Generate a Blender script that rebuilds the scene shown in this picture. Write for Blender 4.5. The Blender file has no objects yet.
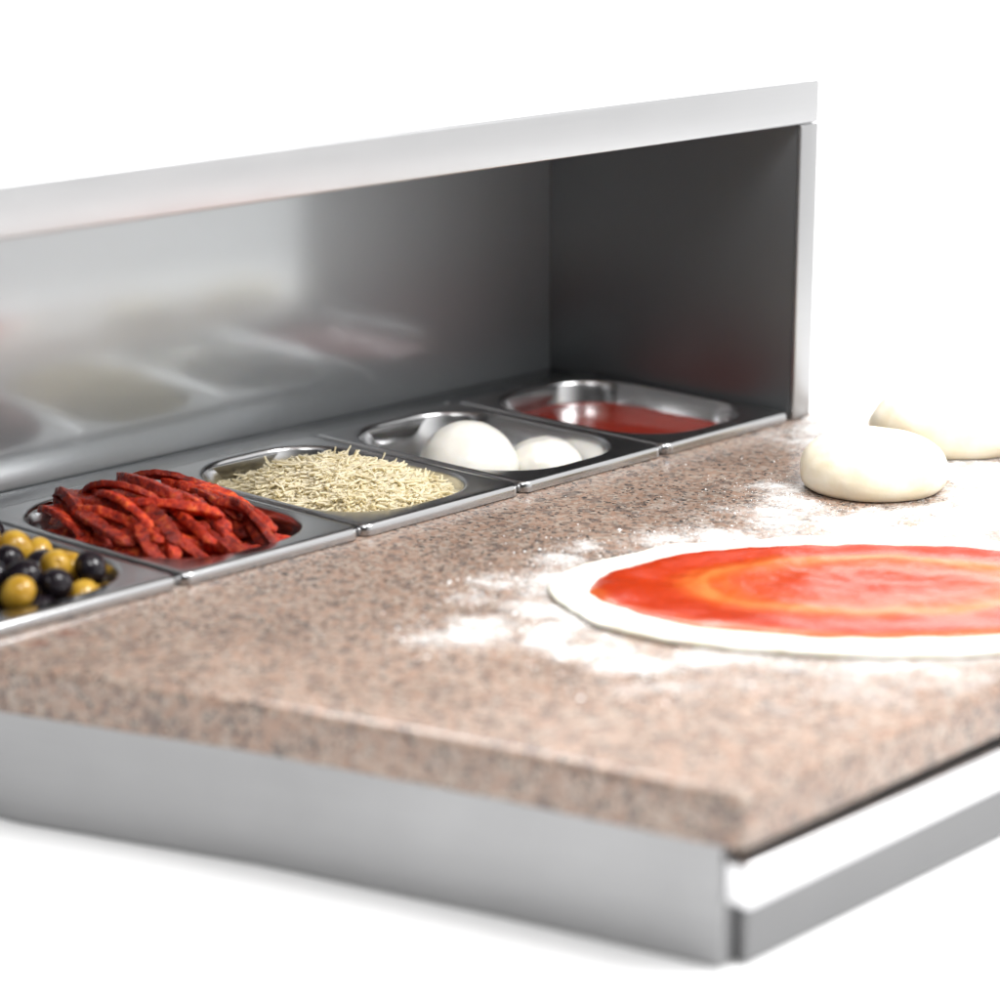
import bpy, bmesh, math, random
from mathutils import Vector, Matrix, noise

S = bpy.context.scene
COL = S.collection
random.seed(11)
GZ = -0.007                       # top of the granite
GX, GY = 0.0203, 0.0196

# ------------------------------------------------------------------ helpers
def link(name, bm, mat, parent=None, smooth=None):
    me = bpy.data.meshes.new(name)
    bmesh.ops.recalc_face_normals(bm, faces=bm.faces)
    bm.to_mesh(me); bm.free()
    if mat: me.materials.append(mat)
    if smooth is not None:
        me.shade_smooth()
        if smooth < 180: me.set_sharp_from_angle(angle=math.radians(smooth))
    o = bpy.data.objects.new(name, me); COL.objects.link(o)
    if parent: o.parent = parent
    return o

def tag(o, label, cat, group=None, kind=None):
    o['label'] = label; o['category'] = cat
    if group: o['group'] = group
    if kind: o['kind'] = kind
    return o

def empty(name, loc=(0, 0, 0)):
    o = bpy.data.objects.new(name, None); COL.objects.link(o); o.location = loc
    o.empty_display_size = .02
    return o

def box(bm, x0, x1, y0, y1, z0, z1, bev=0.0, seg=2):
    r = bmesh.ops.create_cube(bm, size=1)
    for v in r['verts']:
        v.co = Vector((x0 + (v.co.x + .5) * (x1 - x0), y0 + (v.co.y + .5) * (y1 - y0), z0 + (v.co.z + .5) * (z1 - z0)))
    if bev:
        es = list({e for v in r['verts'] for e in v.link_edges})
        bmesh.ops.bevel(bm, geom=es, offset=bev, segments=seg, affect='EDGES', profile=.5)

def prism(bm, pts, z0, z1):
    lo = [bm.verts.new((x, y, z0)) for x, y in pts]; hi = [bm.verts.new((x, y, z1)) for x, y in pts]
    n = len(pts); f = [bm.faces.new(lo), bm.faces.new(hi)]
    for i in range(n): bm.faces.new((lo[i], lo[(i+1) % n], hi[(i+1) % n], hi[i]))

def rrect(cx, cy, hx, hy, r, z, n=10):
    out = []
    for k, (sx, sy) in enumerate(((1, 1), (-1, 1), (-1, -1), (1, -1))):
        for i in range(n + 1):
            a = math.pi/2 * (k + i / n)
            out.append(Vector((cx + sx*(hx - r) + r*math.cos(a), cy + sy*(hy - r) + r*math.sin(a), z)))
    return out

def loft(bm, loops, cap=False):
    vl = [[bm.verts.new(p) for p in L] for L in loops]
    for a, b in zip(vl, vl[1:]):
        n = len(a)
        for i in range(n): bm.faces.new((a[i], a[(i+1) % n], b[(i+1) % n], b[i]))
    if cap: bm.faces.new(vl[-1])
    return vl

# ---------------------------------------------------------------- materials
def mat(name):
    m = bpy.data.materials.new(name); m.use_nodes = True
    nt = m.node_tree; b = nt.nodes['Principled BSDF']
    return m, nt, b
def N(nt, t, **kw):
    n = nt.nodes.new(t)
    for k, v in kw.items():
        if k in n.inputs: n.inputs[k].default_value = v
        else: setattr(n, k, v)
    return n
def ramp(nt, stops, interp='LINEAR'):
    r = nt.nodes.new('ShaderNodeValToRGB'); r.color_ramp.interpolation = interp
    e = r.color_ramp.elements
    while len(e) < len(stops): e.new(.5)
    for el, (p, c) in zip(e, stops):
        el.position = p; el.color = (*c, 1) if len(c) == 3 else c
    return r
def coord(nt, scale=(1, 1, 1)):
    t = N(nt, 'ShaderNodeTexCoord'); mp = N(nt, 'ShaderNodeMapping'); mp.inputs['Scale'].default_value = scale
    nt.links.new(t.outputs['Object'], mp.inputs['Vector']); return mp.outputs['Vector']
def bump(nt, b, h, strength, dist=.001):
    bp = N(nt, 'ShaderNodeBump', Strength=strength, Distance=dist)
    nt.links.new(h, bp.inputs['Height']); nt.links.new(bp.outputs['Normal'], b.inputs['Normal'])

def steel(name, base=.62, rough=.2, stretch=(6, 6, 900), bstr=.03, rvar=.06, tint=(1, 1, 1.01)):
    m, nt, b = mat(name)
    b.inputs['Metallic'].default_value = 1
    b.inputs['Base Color'].default_value = (base*tint[0], base*tint[1], base*tint[2], 1)
    v = coord(nt, stretch)
    n = N(nt, 'ShaderNodeTexNoise', Scale=1.0, Detail=3.0); nt.links.new(v, n.inputs['Vector'])
    v2 = coord(nt, (1, 1, 1)); n2 = N(nt, 'ShaderNodeTexNoise', Scale=14.0, Detail=4.0); nt.links.new(v2, n2.inputs['Vector'])
    mx = N(nt, 'ShaderNodeMath', operation='ADD'); nt.links.new(n.outputs['Fac'], mx.inputs[0]); nt.links.new(n2.outputs['Fac'], mx.inputs[1])
    mr = N(nt, 'ShaderNodeMapRange'); mr.inputs['From Min'].default_value = .6; mr.inputs['From Max'].default_value = 1.4
    mr.inputs['To Min'].default_value = rough - rvar; mr.inputs['To Max'].default_value = rough + rvar
    nt.links.new(mx.outputs[0], mr.inputs['Value']); nt.links.new(mr.outputs[0], b.inputs['Roughness'])
    if bstr: bump(nt, b, n.outputs['Fac'], bstr, .0003)
    return m

M = {}
def two_lobe(m, base, rough, fac):
    nt = m.node_tree; b = nt.nodes['Principled BSDF']; out = nt.nodes['Material Output']
    b2_ = N(nt, 'ShaderNodeBsdfPrincipled'); b2_.inputs['Metallic'].default_value = 1
    b2_.inputs['Base Color'].default_value = (base*.94, base*.99, base*1.03, 1); b2_.inputs['Roughness'].default_value = rough
    mx = N(nt, 'ShaderNodeMixShader'); mx.inputs[0].default_value = fac
    nt.links.new(b.outputs[0], mx.inputs[1]); nt.links.new(b2_.outputs[0], mx.inputs[2]); nt.links.new(mx.outputs[0], out.inputs['Surface'])
    return m
M['steel_back'] = two_lobe(steel('brushed_steel_back', .66, .17, (6, 6, 900), .012, .04, (.965, 1, 1.01)), .66, .6, .66)
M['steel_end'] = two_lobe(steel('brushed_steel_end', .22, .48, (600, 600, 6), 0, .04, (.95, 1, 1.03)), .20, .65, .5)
M['steel_edge'] = steel('folded_steel_edge', .45, .36, (4, 4, 600), .02)
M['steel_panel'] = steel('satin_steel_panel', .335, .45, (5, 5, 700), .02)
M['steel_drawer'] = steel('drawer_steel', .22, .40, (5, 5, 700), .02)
M['steel_shelf'] = steel('shelf_steel', .70, .3, (5, 700, 5), .02)
M['steel_trim'] = steel('trim_steel', .40, .40, (4, 4, 600), .02)
M['steel_rail'] = steel('rail_steel', .72, .36, (4, 4, 600), .02)
M['steel_pan'] = steel('pan_steel', .66, .20, (40, 40, 40), .02)
M['steel_rim'] = steel('rim_steel', .50, .22, (40, 40, 40), .02)
M['steel_ledge'] = steel('ledge_steel', .40, .24, (6, 900, 6))
m, nt, b = mat('gap_shade_black'); b.inputs['Base Color'].default_value = (.012, .012, .013, 1); b.inputs['Roughness'].default_value = .6
v = coord(nt); n = N(nt, 'ShaderNodeTexNoise', Scale=300.); nt.links.new(v, n.inputs['Vector']); bump(nt, b, n.outputs['Fac'], .1)
M['gap_shade'] = m

# granite: pink, beige and grey grains with dark specks
m, nt, b = mat('pink_granite')
v = coord(nt)
wob = N(nt, 'ShaderNodeTexNoise', Scale=260., Detail=2.); nt.links.new(v, wob.inputs['Vector'])
wsc = N(nt, 'ShaderNodeVectorMath', operation='SCALE'); wsc.inputs['Scale'].default_value = .004
nt.links.new(wob.outputs['Color'], wsc.inputs[0])
wad = N(nt, 'ShaderNodeVectorMath', operation='ADD'); nt.links.new(v, wad.inputs[0]); nt.links.new(wsc.outputs[0], wad.inputs[1])
va = N(nt, 'ShaderNodeTexVoronoi', Scale=330.); nt.links.new(wad.outputs[0], va.inputs['Vector'])
sa = N(nt, 'ShaderNodeSeparateColor'); nt.links.new(va.outputs['Color'], sa.inputs[0])
r1 = ramp(nt, [(0, (.36, .24, .18)), (.26, (.42, .305, .24)), (.48, (.39, .315, .26)), (.68, (.28, .205, .165)), (.84, (.46, .395, .335))], 'CONSTANT')
nt.links.new(sa.outputs[0], r1.inputs['Fac'])
vb = N(nt, 'ShaderNodeTexVoronoi', Scale=430.); nt.links.new(wad.outputs[0], vb.inputs['Vector'])
sb = N(nt, 'ShaderNodeSeparateColor'); nt.links.new(vb.outputs['Color'], sb.inputs[0])
big = N(nt, 'ShaderNodeTexNoise', Scale=55., Detail=3.); nt.links.new(v, big.inputs['Vector'])
ad = N(nt, 'ShaderNodeMath', operation='MULTIPLY_ADD'); ad.inputs[1].default_value = .55; nt.links.new(big.outputs['Fac'], ad.inputs[0]); nt.links.new(sb.outputs[1], ad.inputs[2])
r2 = ramp(nt, [(0, (0, 0, 0)), (1.0, (1, 1, 1))], 'CONSTANT'); r2.color_ramp.elements[1].position = .5
ms = N(nt, 'ShaderNodeMath', operation='GREATER_THAN'); ms.inputs[1].default_value = 1.115; nt.links.new(ad.outputs[0], ms.inputs[0])
r3 = ramp(nt, [(0, (.05, .046, .046)), (.4, (.13, .112, .105)), (.7, (.22, .185, .165))], 'CONSTANT'); nt.links.new(sb.outputs[2], r3.inputs['Fac'])
mx = N(nt, 'ShaderNodeMixRGB'); nt.links.new(ms.outputs[0], mx.inputs['Fac']); nt.links.new(r1.outputs[0], mx.inputs['Color1']); nt.links.new(r3.outputs[0], mx.inputs['Color2'])
hv = N(nt, 'ShaderNodeTexNoise', Scale=9., Detail=3.); nt.links.new(v, hv.inputs['Vector'])
rh = ramp(nt, [(.3, (.72, .69, .675)), (.7, (.90, .865, .845))]); nt.links.new(hv.outputs['Fac'], rh.inputs['Fac'])
vc = N(nt, 'ShaderNodeTexVoronoi', Scale=150.); nt.links.new(wad.outputs[0], vc.inputs['Vector'])
sc_ = N(nt, 'ShaderNodeSeparateColor'); nt.links.new(vc.outputs['Color'], sc_.inputs[0])
rc1 = ramp(nt, [(0, (0, 0, 0)), (.84, (.55,)*3)], 'CONSTANT'); nt.links.new(sc_.outputs[1], rc1.inputs['Fac'])
rc2 = ramp(nt, [(0, (.11, .092, .088)), (.45, (.42, .28, .21)), (.75, (.48, .41, .355))], 'CONSTANT'); nt.links.new(sc_.outputs[2], rc2.inputs['Fac'])
mxc = N(nt, 'ShaderNodeMixRGB'); nt.links.new(rc1.outputs[0], mxc.inputs['Fac']); nt.links.new(mx.outputs[0], mxc.inputs['Color1']); nt.links.new(rc2.outputs[0], mxc.inputs['Color2'])
mx = mxc
mm = N(nt, 'ShaderNodeMixRGB', blend_type='MULTIPLY'); mm.inputs['Fac'].default_value = 1
nt.links.new(mx.outputs[0], mm.inputs['Color1']); nt.links.new(rh.outputs[0], mm.inputs['Color2'])
PATCH_BASE = mm
PATCHES = []
patch_v = N(nt, 'ShaderNodeVectorMath', operation='ADD'); nt.links.new(v, patch_v.inputs[0])
wsc2 = N(nt, 'ShaderNodeVectorMath', operation='SCALE'); wsc2.inputs['Scale'].default_value = .012; nt.links.new(big.outputs['Color'], wsc2.inputs[0]); nt.links.new(wsc2.outputs[0], patch_v.inputs[1])
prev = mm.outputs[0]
for sx, sy, sr in ((-.137+.006, .008-.030, .010), (-.112+.006, -.006+.006-.018, .012)):  # two soft reddish-brown patches mixed into the granite colour
    dd = N(nt, 'ShaderNodeVectorMath', operation='DISTANCE'); dd.inputs[1].default_value = (sx, sy, GZ + .006); nt.links.new(patch_v.outputs[0], dd.inputs[0])
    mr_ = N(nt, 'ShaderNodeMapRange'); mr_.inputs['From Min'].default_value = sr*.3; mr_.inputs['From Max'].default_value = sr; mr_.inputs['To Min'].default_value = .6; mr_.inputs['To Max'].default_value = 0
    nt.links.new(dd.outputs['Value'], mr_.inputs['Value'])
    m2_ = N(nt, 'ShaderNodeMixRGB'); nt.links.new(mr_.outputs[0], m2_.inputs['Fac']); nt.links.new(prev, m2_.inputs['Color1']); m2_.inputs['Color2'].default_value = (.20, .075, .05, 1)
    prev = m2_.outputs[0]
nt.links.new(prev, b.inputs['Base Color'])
b.inputs['Roughness'].default_value = .24
rr = ramp(nt, [(.3, (.17,)*3), (.75, (.33,)*3)]); nt.links.new(hv.outputs['Fac'], rr.inputs['Fac']); nt.links.new(rr.outputs[0], b.inputs['Roughness'])
bump(nt, b, big.outputs['Fac'], .04, .0005)
M['granite'] = m

def soft(name, c1, c2, scale, rough, sss=0., bs=.0, bscale=None, spec=.5, radius=(.01, .006, .003), stops=(.35, .65)):
    m, nt, b = mat(name); v = coord(nt)
    n = N(nt, 'ShaderNodeTexNoise', Scale=scale, Detail=5., Roughness=.6); nt.links.new(v, n.inputs['Vector'])
    r = ramp(nt, [(stops[0], c1), (stops[1], c2)]); nt.links.new(n.outputs['Fac'], r.inputs['Fac']); nt.links.new(r.outputs[0], b.inputs['Base Color'])
    b.inputs['Roughness'].default_value = rough; b.inputs['Specular IOR Level'].default_value = spec
    if sss:
        b.inputs['Subsurface Weight'].default_value = sss; b.inputs['Subsurface Radius'].default_value = radius; b.inputs['Subsurface Scale'].default_value = 1.
    if bs:
        n2 = N(nt, 'ShaderNodeTexNoise', Scale=bscale or scale*3, Detail=4.); nt.links.new(v, n2.inputs['Vector']); bump(nt, b, n2.outputs['Fac'], bs)
    return m
M['dough'] = soft('raw_dough', (.76, .665, .48), (.83, .765, .63), 34, .6, .2, .28, 130, .25)
M['crust'] = soft('floured_dough', (.86, .815, .69), (.92, .90, .84), 40, .7, .2, .25, 300, .25)
M['mozz'] = soft('mozzarella_skin', (.72, .695, .63), (.80, .78, .73), 25, .22, .35, .22, 70, .5)
M['green'] = soft('green_olive_skin', (.36, .19, .012), (.52, .32, .045), 90, .2, .2, .05, 400, .5, (.006, .004, .001))
M['black'] = soft('black_olive_skin', (.006, .005, .008), (.016, .011, .014), 90, .09, 0, .03, 300, .35)
M['cheese'] = soft('grated_cheese', (.92, .82, .53), (.95, .90, .72), 120, .45, .3, 0, None, .4)
M['passata'] = soft('tomato_passata', (.17, .010, .004), (.24, .017, .006), 60, .16, 0, .10, 140)
m = soft('x_', (.995, .925, .71), (.995, .955, .84), 120, .5, 0); m.name = 'grated_cheese'
nt = m.node_tree; tr = N(nt, 'ShaderNodeBsdfTranslucent'); nt.nodes['Principled BSDF'].inputs['Specular IOR Level'].default_value = .25; tr.inputs['Color'].default_value = (1.0, .925, .69, 1)
mx = N(nt, 'ShaderNodeMixShader'); mx.inputs[0].default_value = .5
nt.links.new(nt.nodes['Principled BSDF'].outputs[0], mx.inputs[1]); nt.links.new(tr.outputs[0], mx.inputs[2]); nt.links.new(mx.outputs[0], nt.nodes['Material Output'].inputs['Surface'])
M['cheese'] = m
M['floor'] = soft('white_studio_floor', (.88, .88, .88), (.90, .90, .90), 3, .6, 0, 0)
M['screw'] = steel('screw_steel', .75, .25, (50, 50, 50), 0)

# sausage: dark red, orange fat flecks, wet
m, nt, b = mat('cured_sausage'); v = coord(nt)
oi = N(nt, 'ShaderNodeObjectInfo')
n = N(nt, 'ShaderNodeTexNoise', Scale=150., Detail=6., Roughness=.72, noise_dimensions='4D'); nt.links.new(v, n.inputs['Vector'])
k = N(nt, 'ShaderNodeMath', operation='MULTIPLY'); k.inputs[1].default_value = 40; nt.links.new(oi.outputs['Random'], k.inputs[0]); nt.links.new(k.outputs[0], n.inputs['W'])
r = ramp(nt, [(.30, (.05, .003, .002)), (.42, (.22, .010, .004)), (.53, (.44, .026, .006)), (.64, (.60, .10, .02)), (.74, (.70, .24, .06))]); nt.links.new(n.outputs['Fac'], r.inputs['Fac'])
hs = N(nt, 'ShaderNodeHueSaturation'); nt.links.new(r.outputs[0], hs.inputs['Color'])
mr = N(nt, 'ShaderNodeMapRange'); mr.inputs['To Min'].default_value = .60; mr.inputs['To Max'].default_value = 1.5; nt.links.new(oi.outputs['Random'], mr.inputs['Value']); nt.links.new(mr.outputs[0], hs.inputs['Value'])
nt.links.new(hs.outputs[0], b.inputs['Base Color']); b.inputs['Roughness'].default_value = .24
n9 = N(nt, 'ShaderNodeTexNoise', Scale=520., Detail=4., Roughness=.7); nt.links.new(v, n9.inputs['Vector'])
ad9 = N(nt, 'ShaderNodeMath', operation='MULTIPLY_ADD'); ad9.inputs[1].default_value = .45; nt.links.new(n9.outputs['Fac'], ad9.inputs[0]); nt.links.new(n.outputs['Fac'], ad9.inputs[2])
bump(nt, b, ad9.outputs[0], 1.0, .0024)
M['sausage'] = m

# ladled sauce: thin orange rings where the dough shows through, red where it is thick
PZ_A, PZ_B = .186, .106
m, nt, b = mat('ladled_tomato_sauce'); v = coord(nt)
sep = N(nt, 'ShaderNodeSeparateXYZ'); nt.links.new(v, sep.inputs[0])
def mth(op, a, bb=None, c=None):
    n = N(nt, 'ShaderNodeMath', operation=op)
    for i, q in enumerate((a, bb, c)):
        if q is None: continue
        if isinstance(q, (int, float)): n.inputs[i].default_value = q
        else: nt.links.new(q, n.inputs[i])
    return n.outputs[0]
ux = mth('DIVIDE', sep.outputs[0], PZ_A); uy = mth('DIVIDE', sep.outputs[1], PZ_B)
rad = mth('SQRT', mth('ADD', mth('POWER', mth('ABSOLUTE', ux), 2.), mth('POWER', mth('ABSOLUTE', uy), 2.)))
ang = mth('ARCTAN2', uy, ux)
wn = N(nt, 'ShaderNodeTexNoise', Scale=16., Detail=4., Roughness=.6); nt.links.new(v, wn.inputs['Vector'])
sp = mth('ADD', mth('ADD', rad, mth('MULTIPLY', mth('COSINE', mth('ADD', ang, 1.0)), .05)), mth('MULTIPLY', mth('SUBTRACT', wn.outputs['Fac'], .5), .16))
cr = ramp(nt, [(0, (.38, .028, .002)), (.26, (.41, .036, .003)), (.44, (.44, .050, .004)), (.53, (.48, .085, .010)), (.585, (.55, .165, .035)), (.64, (.46, .070, .008)), (.73, (.39, .029, .002)), (.93, (.37, .025, .002)), (1.0, (.50, .10, .018))])
pc_ = N(nt, 'ShaderNodeCombineXYZ'); nt.links.new(mth('ADD', mth('MULTIPLY', rad, 16.), mth('MULTIPLY', mth('COSINE', mth('ADD', ang, 2.)), 1.1)), pc_.inputs[0])
nt.links.new(mth('MULTIPLY', mth('COSINE', ang), 1.3), pc_.inputs[1]); nt.links.new(mth('MULTIPLY', mth('SINE', ang), 1.3), pc_.inputs[2])
lad = N(nt, 'ShaderNodeTexNoise', Scale=1.0, Detail=4., Roughness=.6); nt.links.new(pc_.outputs[0], lad.inputs['Vector'])
sp = mth('ADD', sp, mth('MULTIPLY', mth('SUBTRACT', lad.outputs['Fac'], .5), .20))
nt.links.new(sp, cr.inputs['Fac'])
fn = N(nt, 'ShaderNodeTexNoise', Scale=190., Detail=4., Roughness=.65); nt.links.new(v, fn.inputs['Vector'])
fr = ramp(nt, [(.3, (.86, .78, .75)), (.7, (1.08, 1.1, 1.1))]); nt.links.new(fn.outputs['Fac'], fr.inputs['Fac'])
mm = N(nt, 'ShaderNodeMixRGB', blend_type='MULTIPLY'); mm.inputs['Fac'].default_value = 1; nt.links.new(cr.outputs[0], mm.inputs['Color1']); nt.links.new(fr.outputs[0], mm.inputs['Color2'])
nt.links.new(mm.outputs[0], b.inputs['Base Color']); b.inputs['Roughness'].default_value = .2
hh = mth('ADD', fn.outputs['Fac'], mth('MULTIPLY', lad.outputs['Fac'], 1.4))
bump(nt, b, hh, .34, .0018)
M['sauce'] = m

# flour dust: opaque powder, broken up at the rims of its patches
m, nt, b = mat('flour_dust'); v = coord(nt)
b.inputs['Base Color'].default_value = (.88, .87, .85, 1); b.inputs['Roughness'].default_value = .9; b.inputs['Specular IOR Level'].default_value = .1
at = N(nt, 'ShaderNodeAttribute', attribute_name='dust')
n1 = N(nt, 'ShaderNodeTexNoise', Scale=420., Detail=3., Roughness=.7); nt.links.new(v, n1.inputs['Vector'])
sub = N(nt, 'ShaderNodeMath', operation='SUBTRACT'); nt.links.new(n1.outputs['Fac'], sub.inputs[1]); nt.links.new(at.outputs['Fac'], sub.inputs[0])
mr = N(nt, 'ShaderNodeMapRange'); mr.inputs['From Min'].default_value = -.32; mr.inputs['From Max'].default_value = .42; mr.inputs['To Max'].default_value = .95
nt.links.new(sub.outputs[0], mr.inputs['Value']); nt.links.new(mr.outputs[0], b.inputs['Alpha'])
M['flour'] = m

# ------------------------------------------------------------------- floor
bm = bmesh.new()
FZ = -.112
for q in [[(-2.6, -2.6), (2.3, -2.6), (2.3, 2.1), (-2.6, 2.1)]]:
    bm.faces.new([bm.verts.new((x, y, FZ)) for x, y in q])
o = link('floor', bm, M['floor']); tag(o, 'bright white studio surface under the pizza counter', 'floor', kind='structure')

# ----------------------------------------------------------- prep counter
ctr = empty('pizza_counter', (.25, -.1, FZ))
tag(ctr, 'low steel pizza counter with a pink granite worktop', 'counter')
def part(name, bm, mt, parent, smooth=35):
    o = link(name, bm, mt, None, smooth)
    p = parent
    o.parent = p
    off = Vector((0, 0, 0)); q = p
    while q: off += q.location; q = q.parent
    o.location = -off
    return o
# granite slab
SX_R = .735
slab = [(-.187, .003), (-.178, -.043), (-.122, -.203), (-.079, -.361), (-.046, -.5075), (SX_R, -.5075), (SX_R, .003)]
bm = bmesh.new(); prism(bm, slab, GZ - .033, GZ)
bmesh.ops.recalc_face_normals(bm, faces=bm.faces)
es = [e for e in bm.edges if e.calc_face_angle(0) > math.radians(40) and min(v.co.y for v in e.verts) < 0]
bmesh.ops.bevel(bm, geom=es, offset=.0055, segments=4, affect='EDGES', profile=.5)
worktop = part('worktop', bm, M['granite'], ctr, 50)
# body under the slab
zb1 = GZ - .0335
bm = bmesh.new()
L = [(-.180, .003), (-.171, -.045), (-.115, -.203), (-.072, -.361), (-.042, -.49)]
t = .012
prism(bm, L + [(x + t, y) for x, y in reversed(L)], FZ + .001, zb1)
part('side_panel', bm, M['steel_panel'], ctr, 30)
bm = bmesh.new(); box(bm, -.0295, SX_R - .006, -.496, -.484, zb1 - .0075, zb1)  # near-black strip standing in for the shadowed gap under the slab
part('gap_shade', bm, M['gap_shade'], ctr)
bm = bmesh.new(); box(bm, -.040, SX_R - .004, -.5065, -.4845, zb1 - .034, zb1 - .008, .0025, 3)
part('front_rail', bm, M['steel_rail'], ctr)
bm = bmesh.new(); box(bm, -.029, SX_R - .008, -.498, -.484, FZ + .001, zb1 - .0345, .0012)
part('drawer_front', bm, M['steel_drawer'], ctr)
bm = bmesh.new(); box(bm, SX_R - .018, SX_R - .006, -.4835, .002, FZ + .001, zb1, .001)
part('side_panel', bm, M['steel_panel'], ctr)
bm = bmesh.new(); box(bm, .6645, .6845, .0045, .270, FZ + .001, GZ - .0005, .001)
part('side_panel', bm, M['steel_panel'], ctr)
bm = bmesh.new(); box(bm, -.188, -.170, .0045, .270, FZ + .001, GZ - .0005, .001)
part('side_panel', bm, M['steel_panel'], ctr)
bm = bmesh.new(); box(bm, -.188, .6845, .2705, .285, FZ + .001, GZ - .0005, .001)
part('back_panel', bm, M['steel_panel'], ctr)
# pan well ledges
bm = bmesh.new()
box(bm, -.1675, .6625, .214, .2695, -.016, -.0015, .0008)
part('rear_ledge', bm, M['steel_ledge'], ctr)
bm = bmesh.new(); box(bm, -.1675, .6625, .0045, .011, -.040, -.0015, .0008)
part('front_ledge', bm, M['steel_ledge'], ctr)
for k in range(6):
    x = -.166 + .1657 * k
    x0, x1 = x - .005, x + .005
    if k == 0: x0 = -.1675
    if k == 5: x0, x1 = .6575, .6625
    bm = bmesh.new(); box(bm, x0, x1, .0115, .2135, -.016, -.0015, .0006)
    part('cross_bar', bm, M['steel_ledge'], ctr)
bm = bmesh.new(); bmesh.ops.create_uvsphere(bm, u_segments=16, v_segments=8, radius=.0035)
for v_ in bm.verts: v_.co = Vector((.497 + v_.co.x, .2365 + v_.co.y, -.0015 + v_.co.z*.5))
part('screw', bm, M['screw'], ctr, 60)

# ---------------------------------------------------------------- hood
hood = empty('pan_hood', (.25, .27, GZ))
tag(hood, 'brushed steel hood with shelf standing behind the row of food pans', 'hood')
BY = .271
bm = bmesh.new(); box(bm, -.190, .6865, BY, BY + .013, GZ, .2395, .0008)
part('back_panel', bm, M['steel_back'], hood)
bm = bmesh.new(); box(bm, .6635, .6667, .0005, BY - .0005, GZ + .0005, .2395, .0008)
box(bm, .6667, .6865, .0035, BY - .0005, GZ + .0005, .2395, 0)
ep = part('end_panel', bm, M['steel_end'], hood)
bm = bmesh.new(); box(bm, .6633, .6868, -.0035, .0003, GZ + .0007, .2395, .0012, 3)
part('edge_trim', bm, M['steel_trim'], ep)
bm = bmesh.new(); box(bm, -.190, -.168, -.0035, BY - .0005, GZ + .0005, .2395, .0012)
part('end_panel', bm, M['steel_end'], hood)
bm = bmesh.new(); box(bm, -.190, .6868, .0025, BY + .013, .240, .2735, .002)
shelf = part('shelf', bm, M['steel_shelf'], hood)
bm = bmesh.new(); box(bm, -.190, .6868, -.0035, .002, .2402, .2742, .0018, 3)
part('fascia', bm, M['steel_edge'], shelf)

# ----------------------------------------------------------------- food pans
PITCH = .1657
def pan(k):
    cx = -.083 + PITCH * k - .0005
    root = empty('food_pan', (cx, .1, -.0015))
    ox, oy = cx, .1
    bm = bmesh.new()
    hx, hy, cy = .0824, .1160, .1130
    hx = PITCH/2 - .0008
    loops = [rrect(0, cy-oy, hx-.0012, hy-.0012, .0085, -.0047),
             rrect(0, cy-oy, hx-.0012, hy-.0012, .0085, -.0062)]
    loops = [[p for p in L] for L in loops]
    prof = [(0, -.0062), (0, -.0035), (.0002, -.0012), (.0009, .0006), (.0020, .0016), (.0034, .0020), (.0060, .0019)]
    for d, z in prof: loops.append(rrect(0, cy-oy, hx-d, hy-d, max(.0098-d, .004), z))
    oyc = .1165 - oy; ohx, ohy, orr = .0725, .1005, .056
    for d, z in [(-.0045, .0018), (-.002, .0014), (-.0006, .0003), (0, -.002)]:
        loops.append(rrect(0, oyc, ohx-d, ohy-d, orr-d, z))
    for L in loops:
        for p in L: p.z += .0015
    loft(bm, loops)
    link('rim', bm, M['steel_rim'], root, 60)
    bm = bmesh.new(); loops = []
    for d, z in [(0, -.002), (.0012, -.006), (.004, -.022), (.0075, -.046), (.010, -.054), (.015, -.0585), (.022, -.060), (.045, -.0602)]:
        loops.append(rrect(0, oyc, ohx-d, ohy-d, max(orr-d*.6, .006), z + .0015))
    loft(bm, loops, True)
    link('basin', bm, M['steel_pan'], root, 60)
    return root, cx
names = ['steel food pan filled with black and green olives', 'steel food pan heaped with red sausage strips',
         'steel food pan heaped with grated cheese', 'steel food pan holding two white mozzarella balls',
         'steel food pan of smooth tomato sauce beside the end panel']
CX = []
for k in range(5):
    p, cx = pan(k); CX.append(cx)
    tag(p, names[k], 'food pan', 'food pans in the counter')

def inside(k, x, y, m=0.0, hx=.070, hy=.098, r=.054):
    dx = abs(x - CX[k]) - (hx - m - r); dy = abs(y - .1165) - (hy - m - r)
    return math.hypot(max(dx, 0), max(dy, 0)) < r if (dx > 0 and dy > 0) else (dx < r and dy < r)

# ------------------------------------------------------------------- olives
def olive_mesh(kind, seed):
    rnd = random.Random(seed)
    bm = bmesh.new(); bmesh.ops.create_uvsphere(bm, u_segments=28, v_segments=18, radius=1.16)
    for v_ in bm.verts: v_.co = v_.co / 1.16
    for v_ in bm.verts:
        c = v_.co; n_ = noise.noise(c * 1.3 + Vector((seed * 7, 0, 0))) * .04
        hole = 0
        a = math.acos(max(-1, min(1, c.z)))
        if a < .22: hole = .20 * (1 - a/.22)
        v_.co = Vector((c.x * .0103, c.y * .0103, c.z * .0121 * (1 - hole))) * (1 + n_)
    me = bpy.data.meshes.new(kind); bm.to_mesh(me); bm.free(); me.shade_smooth()
    me.materials.append(M['green' if kind == 'green_olive' else 'black']); return me
OM = {kd: [olive_mesh(kd, i + (0 if kd[0] == 'g' else 5)) for i in range(4)] for kd in ('green_olive', 'black_olive')}
fixed = [('g', -.052, .117), ('g', -.030, .110), ('g', -.035, .070), ('g', -.064, .053), ('g', -.050, .022), ('g', -.108, .026),
         ('b', -.088, .048), ('b', -.082, .026), ('b', -.072, .012+.008), ('b', -.028, .050), ('b', -.122, .030), ('b', -.084, .080)]
pts = []
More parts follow.
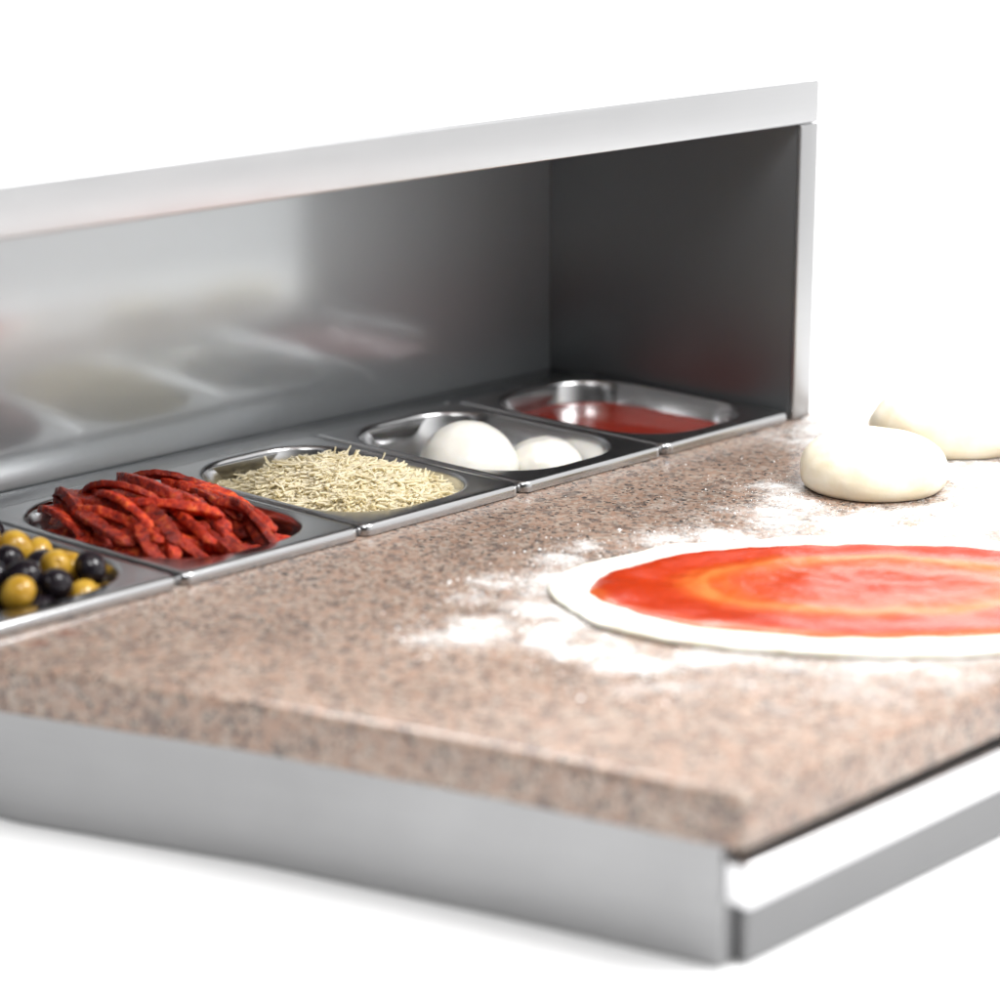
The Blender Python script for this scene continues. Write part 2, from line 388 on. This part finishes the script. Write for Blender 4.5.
def put(kd, x, y, z, s=1.0):
    name = 'green_olive' if kd == 'g' else 'black_olive'
    o = bpy.data.objects.new(name, random.choice(OM[name])); COL.objects.link(o)
    o.location = (x, y, z); o.rotation_euler = (random.uniform(.5, 2.6), random.uniform(-.6, .6), random.uniform(0, 6.3)); o.scale = (s,) * 3
    if kd == 'g': tag(o, 'glossy green olive heaped in the nearest pan', 'olive', 'green olives in the pan')
    else: tag(o, 'shiny black olive heaped in the nearest pan', 'olive', 'black olives in the pan')
# layered packing: candidates relax apart, then settle on the ones below
rnd = random.Random(5)
placed = []
R = .0107
def settle(x, y):
    z = -.0585 + R
    for (a, b_, c) in placed:
        d = math.hypot(x-a, y-b_)
        if d < 2*R: z = max(z, c + math.sqrt(4*R*R - d*d))
    return z
tries = 0
while len(placed) < 170 and tries < 30000:
    tries += 1
    best = None
    for _ in range(14):
        x = CX[0] + rnd.uniform(-.060, .060); y = .1165 + rnd.uniform(-.092, .092)
        if not inside(0, x, y, .0095): continue
        z = settle(x, y)
        lim = .0085 + .006 * math.cos((x-CX[0]) * 22) * math.cos((y-.1) * 16)
        if z > lim: continue
        if best is None or z < best[2]: best = (x, y, z)
    if best:
        placed.append(best)
for (x, y, z) in placed:
    kd = None
    near = min(fixed, key=lambda q: math.hypot(q[1]-x, q[2]-y))
    kd = near[0] if math.hypot(near[1]-x, near[2]-y) < .016 and z > -.016 else rnd.choice('gb')
    put(kd, x, y, z, rnd.uniform(.97, 1.06))

# ------------------------------------------------------------ sausage strips
def strip_mesh(i):
    rnd = random.Random(100 + i)
    Ln = rnd.uniform(.058, .094); w = rnd.uniform(.0037, .0056); h = rnd.uniform(.0024, .0038)
    bend = rnd.uniform(-.013, .013); sag = rnd.uniform(.0, .010); tw = rnd.uniform(-.6, .6)
    bm = bmesh.new(); loops = []
    ns, nr = 34, 20
    for a in range(ns + 1):
        u = a / ns; x = (u - .5) * Ln
        e = min(1., (min(u, 1-u) / .06)) ** .5 if min(u, 1-u) < .06 else 1.
        e = max(e, .12)
        cy = bend * (1 - (2*u-1)**2); cz = -sag * (2*u-1)**2 + sag*.5
        L = []
        for q in range(nr):
            t = 2*math.pi*q/nr; ct, st = math.cos(t), math.sin(t)
            py = math.copysign(abs(ct)**.30, ct) * w * e; pz = math.copysign(abs(st)**.30, st) * h * e
            an = tw * (u - .5); py, pz = py*math.cos(an) - pz*math.sin(an), py*math.sin(an) + pz*math.cos(an)
            p = Vector((x, cy + py, cz + pz))
            nn = noise.noise(p * 160 + Vector((i*3.3, 0, 0))) * .0011 + noise.noise(p * 420 + Vector((i*9.1, 0, 0))) * .0009
            L.append(p + Vector((0, py, pz)).normalized() * nn)
        loops.append(L)
    vl = loft(bm, loops, True); bm.faces.new(list(reversed(vl[0])))
    me = bpy.data.meshes.new('sausage_strip'); bmesh.ops.recalc_face_normals(bm, faces=bm.faces); bm.to_mesh(me); bm.free(); me.shade_smooth()
    me.materials.append(M['sausage']); return me
SM = [strip_mesh(i) for i in range(10)]
rnd = random.Random(21)
def heap(x, y):
    u = (x - CX[1]) / .064; v = (y - .118) / .096
    return -.004 + .027 * max(0, 1 - u**4*.5 - u*u*.45 - (v-.08)**2*.62)
def place_strip(x, y, z, yaw, pitch, roll):
    o = bpy.data.objects.new('sausage_strip', rnd.choice(SM)); COL.objects.link(o)
    o.matrix_world = Matrix.Translation((x, y, z)) @ Matrix.Rotation(yaw, 4, 'Z') @ Matrix.Rotation(pitch, 4, 'Y') @ Matrix.Rotation(roll, 4, 'X')
    tag(o, 'thin strip of red cured sausage heaped in the pan next to the olives', 'sausage strip', 'sausage strips in the pan')
layers = [(-.034, 14, .004), (-.022, 16, .002), (-.010, 22, .0)]
for zz, cnt, mg in layers:
    for i in range(cnt):
        for _ in range(200):
            x = CX[1] + rnd.uniform(-.058, .058); y = .1165 + rnd.uniform(-.08, .08); yaw = math.pi/2 + rnd.uniform(-.5, .5)
            ok = all(inside(1, x + s*.034*math.cos(yaw), y + s*.034*math.sin(yaw), .012 + mg) for s in (-1, 1))
            if ok: break
        if ok: place_strip(x, y, zz + rnd.uniform(-.002, .002), yaw, rnd.uniform(-.06, .06), rnd.uniform(-.6, .6))
for i in range(72):
    f = i / 72
    for _ in range(200):
        x = CX[1] + rnd.uniform(-.062, .060); y = .1185 + rnd.uniform(-.082, .082)
        yaw = math.pi/2 - .12 + rnd.gauss(0, .26)
        if all(inside(1, x + s*.034*math.cos(yaw), y + s*.034*math.sin(yaw), -.004) for s in (-1, 1)): break
    else: continue
    e = .02; d = Vector((math.cos(yaw), math.sin(yaw)))
    sl = (heap(x + d.x*e, y + d.y*e) - heap(x - d.x*e, y - d.y*e)) / (2*e)
    z = heap(x, y) - .015 + .014 * f
    place_strip(x, y, z, yaw, -math.atan(sl)*.9 + rnd.uniform(-.10, .10), rnd.uniform(-.7, .7))

# --------------------------------------------------------------- cheese
rnd = random.Random(3)
def cheap(x, y):
    u = (x - CX[2] - .005) / .067; v = (y - .106) / .094
    q = max(0, 1 - u*u - v*v)
    return -.018 + .0265 * q**.65 + noise.noise(Vector((x*45, y*45, 3))) * .005 + noise.noise(Vector((x*110, y*110, 8))) * .003
bm = bmesh.new()
core = []
for i in range(41):
    row = []
    for j in range(41):
        x = CX[2] - .069 + .138*i/40; y = .1165 - .097 + .194*j/40
        row.append(bm.verts.new((x, y, cheap(x, y) + .0003)) if inside(2, x, y, .002) else None)
    core.append(row)
for i in range(40):
    for j in range(40):
        q = [core[i][j], core[i+1][j], core[i+1][j+1], core[i][j+1]]
        if all(q): bm.faces.new(q)
for s in range(6500):
    while True:
        x = CX[2] + rnd.uniform(-.068, .068); y = .1165 + rnd.uniform(-.095, .095)
        if inside(2, x, y, .006): break
    z = cheap(x, y) + rnd.uniform(-.0008, .0026)
    if rnd.random() < .03: z += .003
    yaw = rnd.uniform(0, 6.283); Ln = rnd.uniform(.009, .024); cv = rnd.uniform(-200, 200); w = rnd.uniform(.0008, .0014); pt = rnd.gauss(0, .14); ac = rnd.uniform(-.1, .45)
    if rnd.random() < .06: pt = rnd.uniform(-1.1, 1.1)
    prev = None; hcur = 0
    p = Vector((0, 0, 0)); pts_ = []
    for q in range(6):
        a = yaw + cv * (q/5 - .5) * Ln
        pts_.append((p.copy(), a)); p += Vector((math.cos(a)*math.cos(pt), math.sin(a)*math.cos(pt), math.sin(pt) + ac * (.5 - q/5*1.0) + rnd.uniform(-.12, .1))) * Ln/5
    mid = pts_[3][0]
    for q, (pp, a) in enumerate(pts_):
        c = Vector((x, y, z)) + pp - mid
        nrm = Vector((-math.sin(a), math.cos(a), 0)); ww = w * (1 if 0 < q < 5 else .85)
        ring = [bm.verts.new(c + nrm*ww*math.cos(t) + Vector((0, 0, ww*.8*math.sin(t)))) for t in (.785, 2.356, 3.927, 5.498)]
        if prev:
            for e in range(4): bm.faces.new((prev[e], prev[(e+1) % 4], ring[(e+1) % 4], ring[e]))
        prev = ring
o = link('grated_cheese', bm, M['cheese'], None, 180); tag(o, 'heap of pale yellow grated cheese in a steel pan', 'grated cheese', kind='stuff')

# ----------------------------------------------------------------- mozzarella
def blob(name, mt, loc, rx, ry, rz, amp=.03, fl=None, seed=0, segs=64, freq=1.2, power=2.0):
    bm = bmesh.new(); bmesh.ops.create_uvsphere(bm, u_segments=segs, v_segments=segs//2, radius=1)
    for v_ in bm.verts:
        c = v_.co.normalized()
        k_ = 1 + amp * noise.noise(c * freq + Vector((seed * 5.1, 2, 1))) + amp*.35 * noise.noise(c * freq * 3 + Vector((seed * 3.1, 7, 1)))
        if fl is not None and c.z < 0: z = c.z * fl
        else: z = c.z
        hr = math.hypot(c.x, c.y)
        if power != 2.0 and hr > 1e-6:
            zz = abs(z); s_ = (hr**power + zz**power) ** (-1/power)
            k_ *= s_ / (1 if fl is None or c.z >= 0 else 1)
        v_.co = Vector((c.x * rx * k_, c.y * ry * k_, z * rz * k_))
    o = link(name, bm, mt, None, 180); o.location = loc
    return o
o = blob('mozzarella_ball', M['mozz'], (.3925, .113, -.0165), .0415, .0405, .0365, .055, seed=1); tag(o, 'large smooth white mozzarella ball, the taller of two in the pan', 'mozzarella', 'mozzarella balls in the pan')
o = blob('mozzarella_ball', M['mozz'], (.4580, .090, -.0265), .0320, .0300, .0270, .09, seed=2); tag(o, 'smaller mozzarella ball sitting low at the right end of its pan', 'mozzarella', 'mozzarella balls in the pan')

# -------------------------------------------------------------- pan sauce
bm = bmesh.new()
zs = -.0175
rings = [rrect(0, 0, .0690*f, .0970*f, .0525*f, 0) for f in (1, .985, .95, .85, .7, .55, .4, .25, .12)]
for i, L in enumerate(rings):
    for p in L:
        ext = .0008 if i == 0 else 0
        p.z = ext + noise.noise(Vector((p.x*40, p.y*40, 5))) * .0012 * (0 if i == 0 else 1)
low = [rrect(0, 0, .0620, .090, .047, -.030)]
loft(bm, low + rings, True)
o = link('tomato_sauce', bm, M['passata'], None, 60); o.location = (CX[4], .1165, zs)
tag(o, 'smooth dark red tomato sauce half filling the farthest pan', 'tomato sauce')

# ------------------------------------------------------------ pizza base
PC = (.292 + 0.0, -.350)
pizza = empty('pizza', (PC[0], PC[1], GZ)); pizza.rotation_euler = (0, 0, math.atan2(-.73, .683))
tag(pizza, 'oval raw pizza base spread with red tomato sauce on floured granite', 'pizza')
DA, DB = .212, .130
def disc(profile, a, b_, wob, seed, nang=160):
    loops = []
    for f, z in profile:
        L = []
        for q in range(nang):
            t = 2*math.pi*q/nang
            w_ = 1 + wob * (noise.noise(Vector((math.cos(t)*2.2, math.sin(t)*2.2, seed))) + .5*noise.noise(Vector((math.cos(t)*7, math.sin(t)*7, seed+4))) + .3*noise.noise(Vector((math.cos(t)*18, math.sin(t)*18, seed+9))))
            w_ = 1 + (w_ - 1) * min(1, f*1.2)
            x, y = math.cos(t)*a*f*w_, math.sin(t)*b_*f*w_
            dz = noise.noise(Vector((x*28, y*28, seed))) * .0016 + noise.noise(Vector((x*90, y*90, seed))) * .0008 * min(1, max(.12, (f - .84) / .1)) if z > .002 else 0
            L.append(Vector((x, y, z + dz)))
        loops.append(L)
    return loops
bm = bmesh.new()
loft(bm, disc([(.5, .0002), (.975, .0002), (.993, .0016), (1.0, .0032), (.995, .0050), (.980, .0064), (.955, .0070), (.92, .0068), (.88, .0062), (.8, .0058), (.6, .0056), (.4, .0056), (.2, .0056), (.03, .0056)], DA, DB, .030, 1.0), True)
link('dough_disc', bm, M['crust'], pizza, 180)
bm = bmesh.new()
prof = [(1.0, .0050), (.992, .0066), (.975, .0076)]
for i in range(1, 40):
    f = .975 * (1 - i/40.)
    prof.append((f, .0082 + .0004 * math.cos(f * 21) + .0004))
loops = disc(prof, PZ_A, PZ_B, .030, 23.0)
for L in loops[3:]:
    for p in L:
        t = math.atan2(p.y/PZ_B, p.x/PZ_A); rr_ = math.hypot(p.x/PZ_A, p.y/PZ_B)
        p.z += .0004 * math.sin(rr_*20 + t*1.0) + .0007*noise.noise(p*70) + .0005*noise.noise(p*190)
loft(bm, loops, True)
link('sauce_layer', bm, M['sauce'], pizza, 180)

# ----------------------------------------------------------------- dough balls
def dough_ball(loc, r, h, seed, label, yaw=0, ex=1.0):
    bm = bmesh.new()
    prof = [(.40, 0), (.80, .0), (.90, .012), (.965, .10), (.995, .22), (1.0, .34), (.975, .50), (.92, .64), (.83, .77), (.70, .88), (.54, .95), (.36, .985), (.18, 1.0), (.05, 1.003)]
    # densify
    P = []
    for (a, c), (a2, c2) in zip(prof, prof[1:]):
        for q in range(3): P.append((a + (a2-a)*q/3, c + (c2-c)*q/3))
    P.append(prof[-1])
    P = [P[0]] + [((P[i-1][0]+2*P[i][0]+P[i+1][0])/4, (P[i-1][1]+2*P[i][1]+P[i+1][1])/4) for i in range(1, len(P)-1)] + [P[-1]]
    loops = []
    for f, z in P:
        L = []
        for q in range(72):
            t = 2*math.pi*q/72
            c = Vector((math.cos(t)*f, math.sin(t)*f, z))
            k_ = 1 + .028*noise.noise(c*1.5 + Vector((seed*4, 0, 0))) + .013*noise.noise(c*4 + Vector((seed*4, 0, 0))) + .005*noise.noise(c*13 + Vector((seed*4, 0, 0)))
            L.append(Vector((c.x*r*ex*k_, c.y*r*k_, max(0.0002, z*h*(k_ if z > .05 else 1)))))
        loops.append(L)
    loft(bm, loops, True)
    o = link('dough_ball', bm, M['dough'], None, 180); o.location = loc; o.rotation_euler = (0, 0, yaw)
    tag(o, label, 'dough ball', 'risen dough balls on the worktop')
dough_ball((.5308, -.1788, GZ), .0560, .0415, 1, 'round cream dough ball on the floured granite behind the pizza base')
dough_ball((.6850, -.1440, GZ), .0640, .0455, 2, 'farther dough ball, partly hidden behind the other dough ball', .6)

# ----------------------------------------------------------------- flour
BL = [ # x, y, rx (along picture horizontal), ry (depth), weight
 (.016, -.215, .022, .020, .55), (.044, -.231, .030, .022, .80), (.070, -.273, .030, .022, .80), (.059, -.346, .032, .014, .72), (.098, -.375, .045, .018, .55),
 (.068, -.300, .030, .022, .85), (.131, -.167, .022, .016, .72), (.155, -.190, .022, .030, .60), (.233, -.146, .018, .014, .72), (.200, -.160, .020, .016, .62),
 (.120, -.225, .035, .045, .62), (.100, -.250, .030, .030, .68), (.284, -.180, .022, .014, .70), (.325, -.205, .030, .018, .72),
 (.394, -.212, .045, .035, .72), (.422, -.262, .05, .035, .82), (.472, -.295, .06, .04, .85), (.539, -.285, .07, .05, .85), (.451, -.150, .028, .018, .66), (.430, -.185, .03, .02, .66),
 (.605, -.225, .05, .05, .80), (.600, -.075, .040, .050, .55), (.66, -.06, .05, .05, .80), (.56, -.35, .09, .07, .80), (.640, -.30, .08, .08, .75), (.036, -.385, .03, .012, .45),
 (.173, -.455, .07, .035, .60), (.26, -.500, .07, .03, .55), (.093, -.176, .018, .014, .55), (.25, -.35, .17, .16, .60), (.62, -.02, .03, .03, .35)]
HD = Vector((.683, -.730)); HP = Vector((.730, .683))
def dust(x, y):
    d = 0
    for bx, by, rx, ry, w in BL:
        q = Vector((x - bx - GX, y - by - GY)); a = q.dot(HD) / rx; c = q.dot(HP) / (ry*1.5)
        d = max(d, w * math.exp(-(a*a + c*c) * .75))
    n_ = noise.fractal(Vector((x*38, y*38, 1.7)), .9, 2.1, 5)
    streak = noise.noise(Vector((x*16 + 9, y*16, 4)))
    n3 = noise.noise(Vector((x*130, y*130, 6)))
    return d * (1 + .48*n_ + .30*n3 + .36*streak) - .12
bm = bmesh.new(); lay = bm.verts.layers.float.new('dust')
st = .0022; nx, ny = int(.74/st), int(.50/st)
grid = {}
def gv(i, j):
    if (i, j) in grid: return grid[(i, j)]
    x = -.015 + i*st; y = -.500 + j*st
    v_ = None
    if x < SX_R - .008 and y < -.006 and x > -.03 + (-.46 - y) * .277:
        d = dust(x, y)
        v_ = (x, y, d)
    grid[(i, j)] = v_; return v_
vs = {}
for i in range(nx):
    for j in range(ny):
        q = [gv(i, j), gv(i+1, j), gv(i+1, j+1), gv(i, j+1)]
        if not all(q): continue
        if max(a[2] for a in q) < .19: continue
        f = []
        for key, a in zip(((i, j), (i+1, j), (i+1, j+1), (i, j+1)), q):
            if key not in vs:
                v_ = bm.verts.new((a[0], a[1], GZ + .0004 + max(0, min(a[2], 1.1) - .25) * .0011)); v_[lay] = a[2]; vs[key] = v_
            f.append(vs[key])
        bm.faces.new(f)
# loose pinches and grains
rnd = random.Random(9)
for _ in range(2600):
    bx, by, rx, ry, w = rnd.choice(BL)
    q = HD * rnd.gauss(0, rx*1.0) + HP * rnd.gauss(0, ry*1.4)
    x, y = bx + GX + q.x, by + GY + q.y
    if not (x < SX_R - .01 and y < -.008 and y > -.495 and x > -.02 + (-.46 - y)*.277): continue
    qq = Vector((x - PC[0], y - PC[1]))
    if (qq.dot(HD)/(DA+.004))**2 + (qq.dot(HP)/(DB+.004))**2 < 1 or math.hypot(x-.5308, y+.1788) < .06: continue
    r_ = min(.0018, .00030 * math.exp(rnd.gauss(0, .65)))
    top = bm.verts.new((x, y, GZ + .0006 + r_*.7)); top[lay] = 1.2
    ring = []
    for s in range(6):
        t = s*math.pi/3; k_ = rnd.uniform(.7, 1.3)
        v_ = bm.verts.new((x + r_*k_*math.cos(t), y + r_*k_*math.sin(t), GZ + .0003)); v_[lay] = 1.2; ring.append(v_)
    for s in range(6): bm.faces.new((top, ring[s], ring[(s+1) % 6]))
o = link('flour', bm, M['flour'], None, 180); tag(o, 'white flour dusted over the granite around the dough', 'flour', kind='stuff')

# ------------------------------------------------------------------- world
W = bpy.data.worlds.new('World'); S.world = W; W.use_nodes = True
nt = W.node_tree; bg = nt.nodes['Background']
tc = N(nt, 'ShaderNodeTexCoord')
def dotv(vec):
    d = N(nt, 'ShaderNodeVectorMath', operation='DOT_PRODUCT'); d.inputs[1].default_value = vec
    nt.links.new(tc.outputs['Generated'], d.inputs[0]); return d.outputs['Value']
def sst(val, a, b_, lo, hi):
    m_ = N(nt, 'ShaderNodeMapRange', interpolation_type='SMOOTHSTEP')
    for k_, q in (('From Min', a), ('From Max', b_), ('To Min', lo), ('To Max', hi)): m_.inputs[k_].default_value = q
    nt.links.new(val, m_.inputs['Value']); return m_.outputs[0]
fw = dotv((.731, .683, 0)); rt = dotv((.683, -.731, 0)); up = dotv((0, 0, 1))
a0 = sst(fw, .30, .85, 0, 2.2); lowb = sst(up, .20, .40, 1, .12)
am = N(nt, 'ShaderNodeMath', operation='MULTIPLY'); nt.links.new(a0, am.inputs[0]); nt.links.new(lowb, am.inputs[1]); a = am.outputs[0]
b2 = sst(rt, .25, .85, 0, .80)
c = sst(fw, -.95, -.35, .03, .50)
u = sst(up, .45, .9, 0, .55)
def add(p, q):
    m_ = N(nt, 'ShaderNodeMath', operation='ADD'); nt.links.new(p, m_.inputs[0]); nt.links.new(q, m_.inputs[1]); return m_.outputs[0]
tot = add(add(a, b2), add(c, u))
cmb = N(nt, 'ShaderNodeCombineColor')
for i in range(3): nt.links.new(tot, cmb.inputs[i])
nt.links.new(cmb.outputs[0], bg.inputs['Color']); bg.inputs['Strength'].default_value = 1.0

# ------------------------------------------------------------------- lamps
def area(name, loc, target, size, power, sy=None):
    l = bpy.data.lights.new(name, 'AREA'); l.energy = power; l.size = size
    l.shape = 'RECTANGLE'; l.size_y = sy or size
    o = bpy.data.objects.new(name, l); COL.objects.link(o); o.location = loc
    o.rotation_euler = (Vector(target) - Vector(loc)).to_track_quat('-Z', 'Y').to_euler()
    return o
area('unseen_softbox', (.60, -1.20, 1.62), (.25, 0, 0), .8, 50)
area('unseen_softbox', (-.75, -1.0, 1.45), (.2, 0, 0), .6, 12)  # unseen fill to brighten faces turned to the left
o = area('unseen_softbox', (1.15, 1.65, 2.7), (1.15, 1.5, -.1), 1.5, 78); o.data.spread = math.radians(110)  # unseen lamp added to whiten the floor behind the hood

# ------------------------------------------------------------------ camera
cam = bpy.data.cameras.new('Camera'); co = bpy.data.objects.new('Camera', cam); COL.objects.link(co)
co.location = (-1.08725, -1.30613, .49844)
co.rotation_euler = (math.radians(90 - 14.8123), 0, math.radians(-46.9061))
cam.sensor_width = 36; cam.lens = 2666 / 1000 * 36
cam.clip_start = .05; cam.clip_end = 200
cam.dof.use_dof = True; cam.dof.focus_distance = 1.98; cam.dof.aperture_fstop = 3.3
S.camera = co
S.render.resolution_x = S.render.resolution_y = 1024
S.view_settings.view_transform = 'Standard'; S.view_settings.look = 'None'
S.view_settings.exposure = 0; S.view_settings.gamma = 1
S.cycles.use_denoising = True
S.cycles.max_bounces = 10
